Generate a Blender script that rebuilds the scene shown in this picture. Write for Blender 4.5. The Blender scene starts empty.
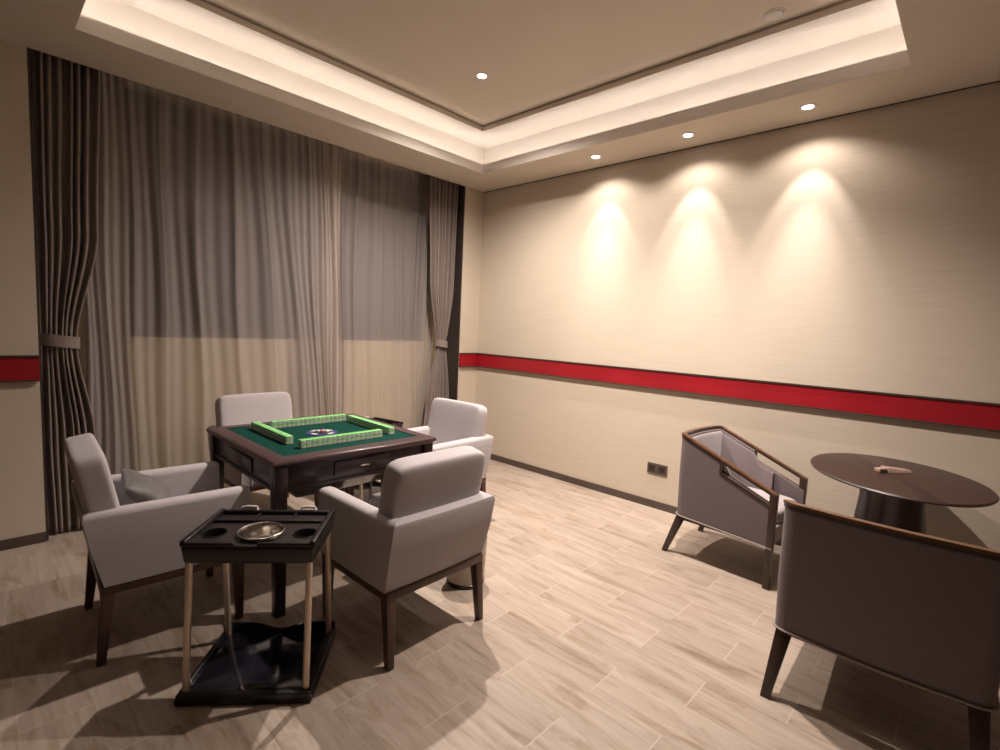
import bpy, bmesh, math, random
from mathutils import Vector, Matrix
random.seed(7)
PI = math.pi
SC = bpy.context.scene
COL = SC.collection

# ------------------------------------------------------------------ camera
def set_camera():
    f, pitch, roll, yaw = 502.2, -0.0935, 0.0461, 0.8122
    loc = Vector((-3.834, -3.991, 1.418))
    fwd = Vector((math.sin(yaw) * math.cos(pitch), math.cos(yaw) * math.cos(pitch), math.sin(pitch)))
    right = Vector((math.cos(yaw), -math.sin(yaw), 0))
    up = right.cross(fwd)
    r2 = math.cos(roll) * right + math.sin(roll) * up
    u2 = -math.sin(roll) * right + math.cos(roll) * up
    M = Matrix((r2, u2, -fwd)).transposed().to_4x4()
    M.translation = loc
    cd = bpy.data.cameras.new('camera')
    cd.sensor_fit = 'HORIZONTAL'; cd.sensor_width = 36.0; cd.lens = f * 36.0 / 1000.0
    cd.clip_start = 0.02; cd.clip_end = 100
    co = bpy.data.objects.new('camera', cd); COL.objects.link(co)
    co.matrix_world = M
    SC.camera = co
set_camera()

# ------------------------------------------------------------------ world, exposure
w = bpy.data.worlds.new('night'); SC.world = w; w.use_nodes = True
w.node_tree.nodes['Background'].inputs[0].default_value = (0.30, 0.28, 0.34, 1)
w.node_tree.nodes['Background'].inputs[1].default_value = 0.02
vs = SC.view_settings
vs.view_transform = 'Standard'; vs.look = 'None'; vs.gamma = 1.0; vs.use_curve_mapping = False
vs.exposure = 0.50
WARM = (1.0, 0.875, 0.785)
WARM_W = (1.0, 0.89, 0.84)
FILL_W = 6.0       # the two dimmed ones
CEIL_W = 285.0      # recessed ceiling downlights
WALL_W = 58.0       # wall washing downlights, main beam
SPILL_W = 12.0      # their wide spill
COVE = 11.5          # emission of the cove LED tape

# ------------------------------------------------------------------ materials
def new_mat(name):
    m = bpy.data.materials.new(name); m.use_nodes = True
    nt = m.node_tree
    return m, nt, nt.nodes['Principled BSDF']

def N(nt, t, **kw):
    n = nt.nodes.new(t)
    for k, v in kw.items(): setattr(n, k, v)
    return n

def mapped_noise(nt, scale, nscale=1.0, detail=4, rough=0.55):
    tc = N(nt, 'ShaderNodeTexCoord'); mp = N(nt, 'ShaderNodeMapping')
    mp.inputs['Scale'].default_value = scale
    nz = N(nt, 'ShaderNodeTexNoise')
    nz.inputs['Scale'].default_value = nscale; nz.inputs['Detail'].default_value = detail
    nz.inputs['Roughness'].default_value = rough
    nt.links.new(tc.outputs['Object'], mp.inputs[0]); nt.links.new(mp.outputs[0], nz.inputs['Vector'])
    return nz

def ramp(nt, src, stops):
    r = N(nt, 'ShaderNodeValToRGB')
    el = r.color_ramp.elements
    while len(el) < len(stops): el.new(0.5)
    for e, (p, c) in zip(el, stops): e.position = p; e.color = (*c, 1)
    nt.links.new(src, r.inputs[0]); return r

def mat(name, col, rough=0.5, metal=0.0, var=0.0, scale=(8, 8, 8), bump=0.0, bscale=(200, 200, 200), spec=0.5, coat=0.0, sheen=0.0):
    m, nt, p = new_mat(name)
    p.inputs['Base Color'].default_value = (*col, 1)
    p.inputs['Roughness'].default_value = rough; p.inputs['Metallic'].default_value = metal
    p.inputs['Specular IOR Level'].default_value = spec
    if coat: p.inputs['Coat Weight'].default_value = coat; p.inputs['Coat Roughness'].default_value = 0.12
    if sheen: p.inputs['Sheen Weight'].default_value = sheen; p.inputs['Sheen Roughness'].default_value = 0.5
    if var:
        nz = mapped_noise(nt, scale)
        a = tuple(c * (1 - var) for c in col); b = tuple(min(1, c * (1 + var)) for c in col)
        r = ramp(nt, nz.outputs['Fac'], [(0.3, a), (0.7, b)])
        nt.links.new(r.outputs[0], p.inputs['Base Color'])
    if bump:
        nz = mapped_noise(nt, bscale, detail=2)
        bp = N(nt, 'ShaderNodeBump'); bp.inputs['Strength'].default_value = bump; bp.inputs['Distance'].default_value = 0.002
        nt.links.new(nz.outputs['Fac'], bp.inputs['Height']); nt.links.new(bp.outputs[0], p.inputs['Normal'])
    return m

M = {}
M['wallpaper'] = mat('wallpaper', (0.60, 0.52, 0.42), 0.75, var=0.05, scale=(2.5, 2.5, 130), bump=0.3, bscale=(9, 9, 260), spec=0.25)
M['ceiling'] = mat('ceiling_paint', (0.66, 0.585, 0.49), 0.85, var=0.02, scale=(1, 1, 1), spec=0.2)
M['cove'] = mat('cove_paint', (0.80, 0.755, 0.69), 0.8, var=0.02, scale=(1, 1, 1), spec=0.2)
M['unseen_dark'] = mat('bounce_cut_brown', (0.10, 0.065, 0.045), 0.5, var=0.15, scale=(30, 30, 2))  # dark brown invented for the unseen walls to cut bounced light
M['crease_line'] = mat('crease_brown', (0.36, 0.29, 0.22), 0.7, var=0.05)
M['red'] = mat('red_lacquer', (0.33, 0.010, 0.018), 0.35, var=0.10, scale=(3, 3, 3))
M['dark_trim'] = mat('dark_trim', (0.050, 0.032, 0.026), 0.45, var=0.15, scale=(3, 3, 60))
M['skirting'] = mat('skirting', (0.085, 0.060, 0.050), 0.45, var=0.12, scale=(4, 4, 50))
M['jamb'] = mat('jamb_brown', (0.045, 0.032, 0.030), 0.6, var=0.1)
M['espresso'] = mat('espresso_wood', (0.021, 0.010, 0.010), 0.32, var=0.25, scale=(6, 60, 60), coat=0.2)
M['table_rim'] = mat('table_rim_wood', (0.060, 0.030, 0.032), 0.38, var=0.2, scale=(6, 60, 60), coat=0.15)
M['leg_wood'] = mat('walnut_leg', (0.075, 0.036, 0.024), 0.42, var=0.25, scale=(40, 40, 5))
M['rail_wood'] = mat('walnut_rail', (0.13, 0.062, 0.030), 0.30, var=0.25, scale=(30, 30, 30), coat=0.3)
M['dark_wood'] = mat('dark_walnut', (0.040, 0.021, 0.016), 0.35, var=0.25, scale=(30, 30, 8), coat=0.2)
M['round_top'] = mat('round_table_veneer', (0.034, 0.017, 0.013), 0.42, var=0.18, scale=(3, 40, 40))
M['linen'] = mat('pale_grey_linen', (0.46, 0.425, 0.44), 0.9, var=0.025, scale=(60, 60, 60), bump=0.25, bscale=(500, 500, 500), spec=0.15, sheen=0.15)
M['tub_fabric'] = mat('mauve_grey_fabric', (0.165, 0.130, 0.135), 0.75, var=0.12, scale=(300, 300, 150), bump=0.3, bscale=(420, 420, 260), spec=0.3, sheen=0.1)
M['tub_inner'] = mat('light_inner_fabric', (0.40, 0.36, 0.37), 0.7, var=0.08, scale=(50, 50, 30), bump=0.2, bscale=(420, 420, 260), spec=0.3)
M['piping'] = mat('piping', (0.30, 0.25, 0.23), 0.6, var=0.05)
M['pillow'] = mat('grey_pillow', (0.12, 0.11, 0.108), 0.6, var=0.18, scale=(8, 40, 8), bump=0.2, bscale=(80, 80, 80), sheen=0.2)
M['drape'] = mat('taupe_drape', (0.25, 0.20, 0.18), 0.8, var=0.08, scale=(30, 30, 6), bump=0.15, bscale=(300, 300, 300), spec=0.2, sheen=0.1)
M['drape_r'] = M['drape']
M['black_plastic'] = mat('black_plastic', (0.012, 0.010, 0.011), 0.30, var=0.1)
M['dark_plastic'] = mat('dark_tray_plastic', (0.022, 0.016, 0.015), 0.36, var=0.1)
M['gloss_black'] = mat('gloss_black', (0.010, 0.010, 0.016), 0.10, var=0.05, coat=0.5)
M['steel'] = mat('brushed_steel', (0.62, 0.58, 0.54), 0.22, metal=1.0, var=0.06, scale=(120, 120, 4))
M['brass'] = mat('champagne_pole', (0.66, 0.53, 0.42), 0.38, metal=0.6, var=0.05)
M['tile_green'] = mat('tile_green', (0.22, 0.62, 0.20), 0.25, var=0.06, scale=(30, 30, 30))
M['tile_ivory'] = mat('tile_ivory', (0.74, 0.75, 0.66), 0.3, var=0.04, scale=(30, 30, 30))
M['felt'] = mat('green_felt', (0.007, 0.046, 0.036), 0.95, var=0.12, scale=(120, 120, 120), bump=0.2, spec=0.05)
M['blue'] = mat('blue_ring', (0.020, 0.035, 0.16), 0.35, var=0.1)
M['white'] = mat('white_plastic', (0.66, 0.63, 0.60), 0.45, var=0.03)
M['red_dot'] = mat('red_dot', (0.5, 0.03, 0.03), 0.4, var=0.03)
M['bin'] = mat('cream_bin', (0.52, 0.45, 0.38), 0.5, var=0.05)
M['socket'] = mat('socket_brown', (0.12, 0.085, 0.075), 0.35, metal=0.3, var=0.1)
M['socket_dark'] = mat('socket_dark', (0.025, 0.018, 0.017), 0.3, var=0.1)
M['placard'] = mat('pale_wood', (0.40, 0.27, 0.22), 0.45, var=0.1, scale=(40, 40, 40))
M['win_frame'] = mat('window_frame', (0.10, 0.09, 0.095), 0.4, metal=0.4, var=0.06)
M['recess_wall'] = mat('recess_paint', (0.86, 0.74, 0.50), 0.8, var=0.03)

def glass_mat():
    m, nt, p = new_mat('night_glass')
    nz = mapped_noise(nt, (0.9, 0.9, 0.7), detail=2)
    r = ramp(nt, nz.outputs['Fac'], [(0.35, (0.020, 0.018, 0.024)), (0.7, (0.035, 0.031, 0.038))])
    nt.links.new(r.outputs[0], p.inputs['Base Color'])
    p.inputs['Roughness'].default_value = 0.12
    return m
M['glass'] = glass_mat()

def emit_mat(name, col, s):
    m, nt, p = new_mat(name)
    p.inputs['Base Color'].default_value = (*col, 1)
    p.inputs['Emission Color'].default_value = (*col, 1); p.inputs['Emission Strength'].default_value = s
    return m
M['lamp'] = emit_mat('lamp_lens', (1.0, 0.88, 0.80), 14.0)
M['led'] = emit_mat('led_tape', (1.0, 0.89, 0.84), COVE)

def sheer_mat():
    m, nt, p = new_mat('sheer_voile')
    nt.nodes.remove(p)
    out = nt.nodes['Material Output']
    nz = mapped_noise(nt, (260, 260, 260), detail=2)
    r = ramp(nt, nz.outputs['Fac'], [(0.3, (0.47, 0.415, 0.405)), (0.7, (0.53, 0.47, 0.455))])
    d = N(nt, 'ShaderNodeBsdfDiffuse'); tl = N(nt, 'ShaderNodeBsdfTranslucent'); tr = N(nt, 'ShaderNodeBsdfTransparent')
    nt.links.new(r.outputs[0], d.inputs[0]); nt.links.new(r.outputs[0], tl.inputs[0])
    mx = N(nt, 'ShaderNodeMixShader'); mx.inputs[0].default_value = 0.30
    nt.links.new(d.outputs[0], mx.inputs[1]); nt.links.new(tl.outputs[0], mx.inputs[2])
    mx2 = N(nt, 'ShaderNodeMixShader'); mx2.inputs[0].default_value = 0.60
    nt.links.new(tr.outputs[0], mx2.inputs[1]); nt.links.new(mx.outputs[0], mx2.inputs[2])
    nt.links.new(mx2.outputs[0], out.inputs[0])
    return m
M['sheer'] = sheer_mat()

def floor_mat():
    m, nt, p = new_mat('wood_look_planks')
    L = nt.links.new
    tc = N(nt, 'ShaderNodeTexCoord'); sp = N(nt, 'ShaderNodeSeparateXYZ'); L(tc.outputs['Object'], sp.inputs[0])
    def math_(op, a, b=None):
        n = N(nt, 'ShaderNodeMath', operation=op)
        for i, v in enumerate((a, b)):
            if v is None: continue
            if isinstance(v, (int, float)): n.inputs[i].default_value = v
            else: L(v, n.inputs[i])
        return n.outputs[0]
    PW, PL = 0.1985, 0.60
    xs = math_('DIVIDE', math_('ADD', sp.outputs['X'], 1.492 + PW * 60.5), PW)
    col = math_('FLOOR', xs); fx = math_('FRACT', xs)
    third = math_('MULTIPLY', math_('MODULO', col, 2.0), 0.5)      # half-bond: every other row shifted
    ys = math_('ADD', math_('DIVIDE', math_('ADD', sp.outputs['Y'], 3.306 + 18.0), PL), third)
    row = math_('FLOOR', ys); fy = math_('FRACT', ys)
    # per plank random
    cv = N(nt, 'ShaderNodeCombineXYZ'); L(col, cv.inputs[0]); L(row, cv.inputs[1])
    pr = N(nt, 'ShaderNodeTexWhiteNoise', noise_dimensions='3D'); L(cv.outputs[0], pr.inputs['Vector'])
    # grain coords: shifted per plank
    sh = N(nt, 'ShaderNodeVectorMath', operation='SCALE'); L(pr.outputs['Color'], sh.inputs[0]); sh.inputs['Scale'].default_value = 13.0
    ad = N(nt, 'ShaderNodeVectorMath', operation='ADD'); L(tc.outputs['Object'], ad.inputs[0]); L(sh.outputs[0], ad.inputs[1])
    mp = N(nt, 'ShaderNodeMapping'); mp.inputs['Scale'].default_value = (16, 1.5, 1); L(ad.outputs[0], mp.inputs[0])
    n1 = N(nt, 'ShaderNodeTexNoise'); n1.inputs['Scale'].default_value = 1.0; n1.inputs['Detail'].default_value = 6; n1.inputs['Roughness'].default_value = 0.62; n1.inputs['Distortion'].default_value = 0.8
    L(mp.outputs[0], n1.inputs['Vector'])
    mp2 = N(nt, 'ShaderNodeMapping'); mp2.inputs['Scale'].default_value = (70, 3.0, 1); L(ad.outputs[0], mp2.inputs[0])
    n2 = N(nt, 'ShaderNodeTexNoise'); n2.inputs['Scale'].default_value = 1.0; n2.inputs['Detail'].default_value = 4; L(mp2.outputs[0], n2.inputs['Vector'])
    r1 = ramp(nt, n1.outputs['Fac'], [(0.30, (0.27, 0.205, 0.155)), (0.42, (0.365, 0.292, 0.236)), (0.56, (0.413, 0.338, 0.280)), (0.75, (0.452, 0.375, 0.316))])
    r2 = ramp(nt, n2.outputs['Fac'], [(0.3, (0.80, 0.80, 0.80)), (0.6, (1.05, 1.05, 1.05))])
    mul = N(nt, 'ShaderNodeMix', data_type='RGBA', blend_type='MULTIPLY'); mul.inputs[0].default_value = 0.5
    L(r1.outputs[0], mul.inputs[6]); L(r2.outputs[0], mul.inputs[7])
    mp3 = N(nt, 'ShaderNodeMapping'); mp3.inputs['Scale'].default_value = (9, 2.0, 1); L(ad.outputs[0], mp3.inputs[0])
    n3 = N(nt, 'ShaderNodeTexNoise'); n3.inputs['Scale'].default_value = 1.0; n3.inputs['Detail'].default_value = 5; n3.inputs['Roughness'].default_value = 0.7; n3.inputs['Distortion'].default_value = 1.2
    L(mp3.outputs[0], n3.inputs['Vector'])
    r3 = ramp(nt, n3.outputs['Fac'], [(0.52, (1, 1, 1)), (0.60, (0.86, 0.83, 0.78)), (0.74, (0.66, 0.60, 0.50))])
    mul3 = N(nt, 'ShaderNodeMix', data_type='RGBA', blend_type='MULTIPLY'); mul3.inputs[0].default_value = 1.0
    L(mul.outputs[2], mul3.inputs[6]); L(r3.outputs[0], mul3.inputs[7]); mul = mul3
    tone = math_('ADD', math_('MULTIPLY', pr.outputs['Value'], 0.10), 0.94)
    hv = N(nt, 'ShaderNodeHueSaturation'); L(mul.outputs[2], hv.inputs['Color']); L(tone, hv.inputs['Value'])
    # seams
    ex = math_('MINIMUM', fx, math_('SUBTRACT', 1.0, fx)); ex = math_('MULTIPLY', ex, PW)
    ey = math_('MINIMUM', fy, math_('SUBTRACT', 1.0, fy)); ey = math_('MULTIPLY', ey, PL)
    e = math_('MINIMUM', math_('MULTIPLY', ex, 4.0), ey)
    seam = math_('LESS_THAN', e, 0.0021)
    mx = N(nt, 'ShaderNodeMix', data_type='RGBA'); L(seam, mx.inputs[0]); L(hv.outputs[0], mx.inputs[6]); mx.inputs[7].default_value = (0.475, 0.40, 0.345, 1)
    L(mx.outputs[2], p.inputs['Base Color'])
    rr = math_('ADD', math_('MULTIPLY', n1.outputs['Fac'], 0.2), 0.38)
    L(rr, p.inputs['Roughness']); p.inputs['Specular IOR Level'].default_value = 0.35
    bp = N(nt, 'ShaderNodeBump'); bp.inputs['Strength'].default_value = 0.15; bp.inputs['Distance'].default_value = 0.002
    L(n2.outputs['Fac'], bp.inputs['Height']); L(bp.outputs[0], p.inputs['Normal'])
    return m
M['floor'] = floor_mat()

# ------------------------------------------------------------------ mesh helpers
def BM(): return bmesh.new()

def obj(name, bm, material, parent=None, smooth=True, angle=40):
    me = bpy.data.meshes.new(name)
    bmesh.ops.recalc_face_normals(bm, faces=bm.faces[:])
    bm.to_mesh(me); bm.free()
    for mm in (material if isinstance(material, (list, tuple)) else [material]): me.materials.append(mm)
    o = bpy.data.objects.new(name, me); COL.objects.link(o)
    if smooth:
        for p in me.polygons: p.use_smooth = True
        me.set_sharp_from_angle(angle=math.radians(angle))
    if parent: o.parent = parent
    return o

def tag(o, label, cat, group=None):
    o['label'] = label; o['category'] = cat
    if group: o['group'] = group
    return o

def thing(name, label, cat, loc=(0, 0, 0), rz=0.0, group=None):
    o = bpy.data.objects.new(name, None); COL.objects.link(o)
    o.location = loc; o.rotation_euler = (0, 0, rz); o.empty_display_size = 0.1
    return tag(o, label, cat, group)

def struct(name, bm, m, smooth=False, parent=None):
    o = obj(name, bm, m, parent, smooth)
    if not parent: o['kind'] = 'structure'
    return o

def copy_tree(o, parent=None):
    c = o.copy(); COL.objects.link(c)
    if parent: c.parent = parent
    for ch in list(o.children): copy_tree(ch, c)
    return c

def box(bm, x0, x1, y0, y1, z0, z1, r=0.0, seg=2, mi=0, mtx=None):
    t = bmesh.new()
    vs_ = [t.verts.new((x, y, z)) for x in (x0, x1) for y in (y0, y1) for z in (z0, z1)]
    for f in ((0, 1, 3, 2), (4, 6, 7, 5), (0, 4, 5, 1), (2, 3, 7, 6), (0, 2, 6, 4), (1, 5, 7, 3)):
        t.faces.new([vs_[i] for i in f])
    if r > 0:
        bmesh.ops.bevel(t, geom=t.edges[:], offset=r, segments=seg, profile=0.5, affect='EDGES')
    merge(bm, t, mi, mtx)

def merge(bm, t, mi=0, mtx=None):
    mp = {}
    for v in t.verts:
        mp[v] = bm.verts.new(mtx @ v.co if mtx else v.co)
    for f in t.faces:
        try:
            nf = bm.faces.new([mp[v] for v in f.verts]); nf.material_index = mi
        except ValueError: pass
    t.free()

def hexa(bm, bot, top, mi=0, r=0.0, seg=2):
    """a solid between two quads (lists of four points)"""
    t = bmesh.new()
    b = [t.verts.new(p) for p in bot]; u = [t.verts.new(p) for p in top]
    t.faces.new(b[::-1]); t.faces.new(u)
    for i in range(4):
        j = (i + 1) % 4
        t.faces.new((b[i], b[j], u[j], u[i]))
    if r > 0: bmesh.ops.bevel(t, geom=t.edges[:], offset=r, segments=seg, profile=0.5, affect='EDGES')
    merge(bm, t, mi)

def taper_leg(bm, top, bot, wt, wb, r=0.003):
    (x1, y1, z1), (x0, y0, z0) = top, bot
    q = lambda x, y, z, s: [(x - s, y - s, z), (x + s, y - s, z), (x + s, y + s, z), (x - s, y + s, z)]
    hexa(bm, q(x0, y0, z0, wb / 2), q(x1, y1, z1, wt / 2), r=r)

def soft(bm, cx, cy, cz, sx, sy, sz, n=5.0, div=10, mtx=None, crown=0.0):
    """rounded, slightly bulging upholstered block"""
    t = bmesh.new()
    bmesh.ops.create_cube(t, size=2.0)
    bmesh.ops.subdivide_edges(t, edges=t.edges[:], cuts=div, use_grid_fill=True)
    for v in t.verts:
        u = v.co.copy()
        # spread samples toward the edges
        u = Vector([math.sin(c * PI / 2) * 0.75 + c * 0.25 for c in u])
        s = (abs(u.x) ** n + abs(u.y) ** n + abs(u.z) ** n) ** (1.0 / n)
        u /= s
        if crown: u.z += crown * (1 - u.x * u.x) * (1 - u.y * u.y) * (1 if u.z > 0 else -1)
        v.co = Vector((cx + u.x * sx / 2, cy + u.y * sy / 2, cz + u.z * sz / 2))
    merge(bm, t, 0, mtx)

def lathe(bm, prof, cx=0, cy=0, n=32, sx=1.0, sy=1.0, rot=0.0, caps=True, mi=0):
    rings = []
    for r, z in prof:
        ring = []
        for i in range(n):
            a = 2 * PI * i / n
            x, y = r * sx * math.cos(a), r * sy * math.sin(a)
            ring.append(bm.verts.new((cx + x * math.cos(rot) - y * math.sin(rot), cy + x * math.sin(rot) + y * math.cos(rot), z)))
        rings.append(ring)
    for a, b in zip(rings, rings[1:]):
        for i in range(n):
            j = (i + 1) % n
            f = bm.faces.new((a[i], a[j], b[j], b[i])); f.material_index = mi
    if caps:
        for rg, fl in ((rings[0], True), (rings[-1], False)):
            f = bm.faces.new(rg[::-1] if fl else rg); f.material_index = mi

def tube(bm, pts, r, n=10, caps=True):
    pts = [Vector(p) for p in pts]; rings = []
    for i, p in enumerate(pts):
        d = (pts[min(i + 1, len(pts) - 1)] - pts[max(i - 1, 0)]).normalized()
        a = d.orthogonal() if abs(d.z) > 0.9 else d.cross(Vector((0, 0, 1)))
        a.normalize(); b = d.cross(a)
        rr = r[i] if isinstance(r, (list, tuple)) else r
        rings.append([bm.verts.new(p + rr * (math.cos(2 * PI * k / n) * a + math.sin(2 * PI * k / n) * b)) for k in range(n)])
    for a, b in zip(rings, rings[1:]):
        for k in range(n): bm.faces.new((a[k], a[(k + 1) % n], b[(k + 1) % n], b[k]))
    if caps: bm.faces.new(rings[0][::-1]); bm.faces.new(rings[-1])

def sweep(bm, secs, closed_sec=True, caps=True):
    """skin through cross-sections given as point lists of equal length"""
    rings = [[bm.verts.new(p) for p in s] for s in secs]
    n = len(rings[0])
    for a, b in zip(rings, rings[1:]):
        for k in range(n if closed_sec else n - 1):
            bm.faces.new((a[k], a[(k + 1) % n], b[(k + 1) % n], b[k]))
    if caps and closed_sec:
        bm.faces.new(rings[0][::-1]); bm.faces.new(rings[-1])

def quad(bm, *pts):
    bm.faces.new([bm.verts.new(p) for p in pts])

# ------------------------------------------------------------------ room shell
XL, YF = -4.55, -4.75           # left wall, wall behind the camera
HS, HT, HC = 2.85, 3.155, 3.20   # soffit, tray top, raised centre
T = (-3.412, -0.474, -3.595, -0.462)       # tray opening x0,x1,y0,y1
C_ = (-3.262, -0.625, -3.450, -0.602)      # raised centre x0,x1,y0,y1
WX0, WX1, RD = -3.568, -0.267, 0.32        # curtain recess in the back wall

bm = BM(); box(bm, XL - 0.1, 0.1, YF - 0.1, 0.6, -0.06, 0.0); struct('floor', bm, M['floor'])

bm = BM(); box(bm, 0.0, 0.12, YF - 0.1, 0.12, 0, 3.3); struct('wall_right', bm, M['wallpaper'])
bm = BM(); box(bm, XL - 0.12, XL, YF - 0.1, 0.12, 0, 3.3); struct('wall_left', bm, M['unseen_dark'])
bm = BM(); box(bm, XL, 0, YF - 0.12, YF, 0, 3.3); struct('wall_front', bm, M['unseen_dark'])
bm = BM()
box(bm, XL, WX0, 0.0, 0.12, 0, 3.3); box(bm, WX1, 0.0, 0.0, 0.12, 0, 3.3)
struct('wall_back', bm, M['wallpaper'])

# recess behind the curtains: sides, top and the window wall with its two openings
def sc(x): return -3.834 + (x + 3.834) * (RD + 3.991) / (0.25 + 3.991)
W1 = (sc(-3.085), sc(-1.70)); W2 = (sc(-1.54), sc(-0.545)); WZ0, WZ1 = 1.235, 2.93
bm = BM()
box(bm, WX0 - 0.12, WX0, 0.12, RD + 0.15, 0, 3.3); box(bm, WX1, WX1 + 0.12, 0.12, RD + 0.15, 0, 3.3)
box(bm, WX0 - 0.002, WX0 + 0.012, 0.004, RD, 0, 2.95); box(bm, WX1 - 0.012, WX1 + 0.002, 0.004, RD, 0, 2.95)
struct('trim_1', bm, M['jamb'])
bm = BM()
y0, y1 = RD, RD + 0.15
box(bm, WX0, WX1, y0, y1, 0, WZ0); box(bm, WX0, WX1, y0, y1, WZ1, 3.3)
for a, b in ((WX0, W1[0]), (W1[1], W2[0]), (W2[1], WX1)): box(bm, a, b, y0, y1, WZ0, WZ1)
struct('wall_window', bm, M['recess_wall'])
for i, (a, b) in enumerate((W1, W2)):
    wdw = bpy.data.objects.new(f'window_{i+1}', None); COL.objects.link(wdw); wdw['kind'] = 'structure'
    bm = BM(); t = 0.045; yy0, yy1 = RD + 0.05, RD + 0.11
    box(bm, a, a + t, yy0, yy1, WZ0, WZ1); box(bm, b - t, b, yy0, yy1, WZ0, WZ1)
    box(bm, a + t, b - t, yy0, yy1, WZ0, WZ0 + t); box(bm, a + t, b - t, yy0, yy1, WZ1 - t, WZ1)
    box(bm, a + t, b - t, yy0, yy1, 2.22, 2.28)
    obj('window_frame', bm, M['win_frame'], wdw, False)
    bm = BM(); box(bm, a + t, b - t, RD + 0.075, RD + 0.085, WZ0 + t, WZ1 - t)
    obj('window_pane', bm, M['glass'], wdw, False)

# ceiling: soffit ring, tray, raised centre (one shell)
def ring_faces(bm, o, zi, i, zo=None):
    zo = zi if zo is None else zo
    ox = [(o[0], o[2]), (o[1], o[2]), (o[1], o[3]), (o[0], o[3])]; ix = [(i[0], i[2]), (i[1], i[2]), (i[1], i[3]), (i[0], i[3])]
    for k in range(4):
        j = (k + 1) % 4
        quad(bm, (*ox[k], zo), (*ox[j], zo), (*ix[j], zi), (*ix[k], zi))
def grow(t, d): return (t[0] - d, t[1] + d, t[2] - d, t[3] + d)
bm = BM()
room = (XL, 0.0, YF, 0.0)
ring_faces(bm, room, HS, T)
quad(bm, (C_[0], C_[2], HC), (C_[1], C_[2], HC), (C_[1], C_[3], HC), (C_[0], C_[3], HC))
quad(bm, (WX0, 0.0, HS), (WX1, 0.0, HS), (WX1, 0.0, 2.95), (WX0, 0.0, 2.95))
quad(bm, (WX0, 0.0, 2.95), (WX1, 0.0, 2.95), (WX1, RD, 2.95), (WX0, RD, 2.95))
quad(bm, (XL - .1, YF - .1, 3.3), (0.1, YF - .1, 3.3), (0.1, 0.6, 3.3), (XL - .1, 0.6, 3.3))
struct('ceiling', bm, M['ceiling'])
bm = BM()
# cove: leaning lip moulding with a lamp ledge behind it, tray wall, tray top, step up to the centre
T2, T3, T4, G = grow(T, -0.006), grow(T, -0.014), grow(T, 0.016), grow(T, 0.178)
ring_faces(bm, T, 2.876, T2, HS)
ring_faces(bm, T2, 2.880, T2, 2.876)
ring_faces(bm, T2, 2.916, T3, 2.880)
ring_faces(bm, T3, 2.928, T3, 2.916)
ring_faces(bm, T3, 2.930, T4, 2.928)
ring_faces(bm, T4, 2.930, T4, 2.900)
ring_faces(bm, T4, 2.900, G)
ring_faces(bm, G, HT, G, 2.900)
ring_faces(bm, G, HT, C_)
struct('trim_2', bm, M['cove'])
bm = BM(); ring_faces(bm, C_, HC - 0.004, C_, HT); ring_faces(bm, grow(C_, 0.004), HT - 0.0004, C_); struct('trim_8', bm, M['ceiling'])
bm = BM(); ring_faces(bm, grow(C_, -0.0005), HC - 0.001, grow(C_, -0.0005), HC - 0.012); ring_faces(bm, C_, HC - 0.0008, grow(C_, -0.010)); struct('trim_9', bm, M['crease_line'])  # thin brown line along the crease at the top of the step
# thin dark strip put in for the shadow gap where soffit meets right wall
bm = BM(); box(bm, -0.010, 0.0, YF, 0.0, HS - 0.0045, HS - 0.0005); struct('trim_3', bm, M['dark_trim'])

# red dado band with dark edging, and the skirting
ZB0, ZB1, ZS = 0.983, 1.134, 0.060
def band(nm_red, nm_edge, boxes):
    r, e = BM(), BM()
    for axis, a, b in boxes:
        for bmx, d, z0, z1 in ((r, 0.018, ZB0 + 0.008, ZB1 - 0.010), (e, 0.025, ZB1 - 0.010, ZB1), (e, 0.025, ZB0, ZB0 + 0.008)):
            if axis == 'x': box(bmx, -d, 0.0, a, b, z0, z1)
            else: box(bmx, a, b, -d, 0.0, z0, z1)
    struct(nm_red, r, M['red']); struct(nm_edge, e, M['dark_trim'])
band('trim_4', 'trim_5', [('x', YF, 0.0)])
band('trim_6', 'trim_7', [('y', XL, WX0), ('y', WX1, -0.022)])
bm = BM(); box(bm, -0.012, 0, YF, 0, 0, ZS); struct('baseboard_right', bm, M['skirting'])
bm = BM(); box(bm, XL, WX0, -0.012, 0, 0, ZS); box(bm, WX1, -0.012, -0.012, 0, 0, ZS); struct('baseboard_back', bm, M['skirting'])

# ------------------------------------------------------------------ lamps
bm = BM()
L0, L1 = grow(T, 0.030), grow(T, 0.042)
ring_faces(bm, L0, 2.908, L1); ring_faces(bm, L0, 2.908, L0, 2.901); ring_faces(bm, L1, 2.908, L1, 2.901)
tag(obj('led_strip', bm, M['led'], smooth=False), 'warm LED tape lying hidden on the ledge behind the ceiling cove lip', 'light strip')

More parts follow.
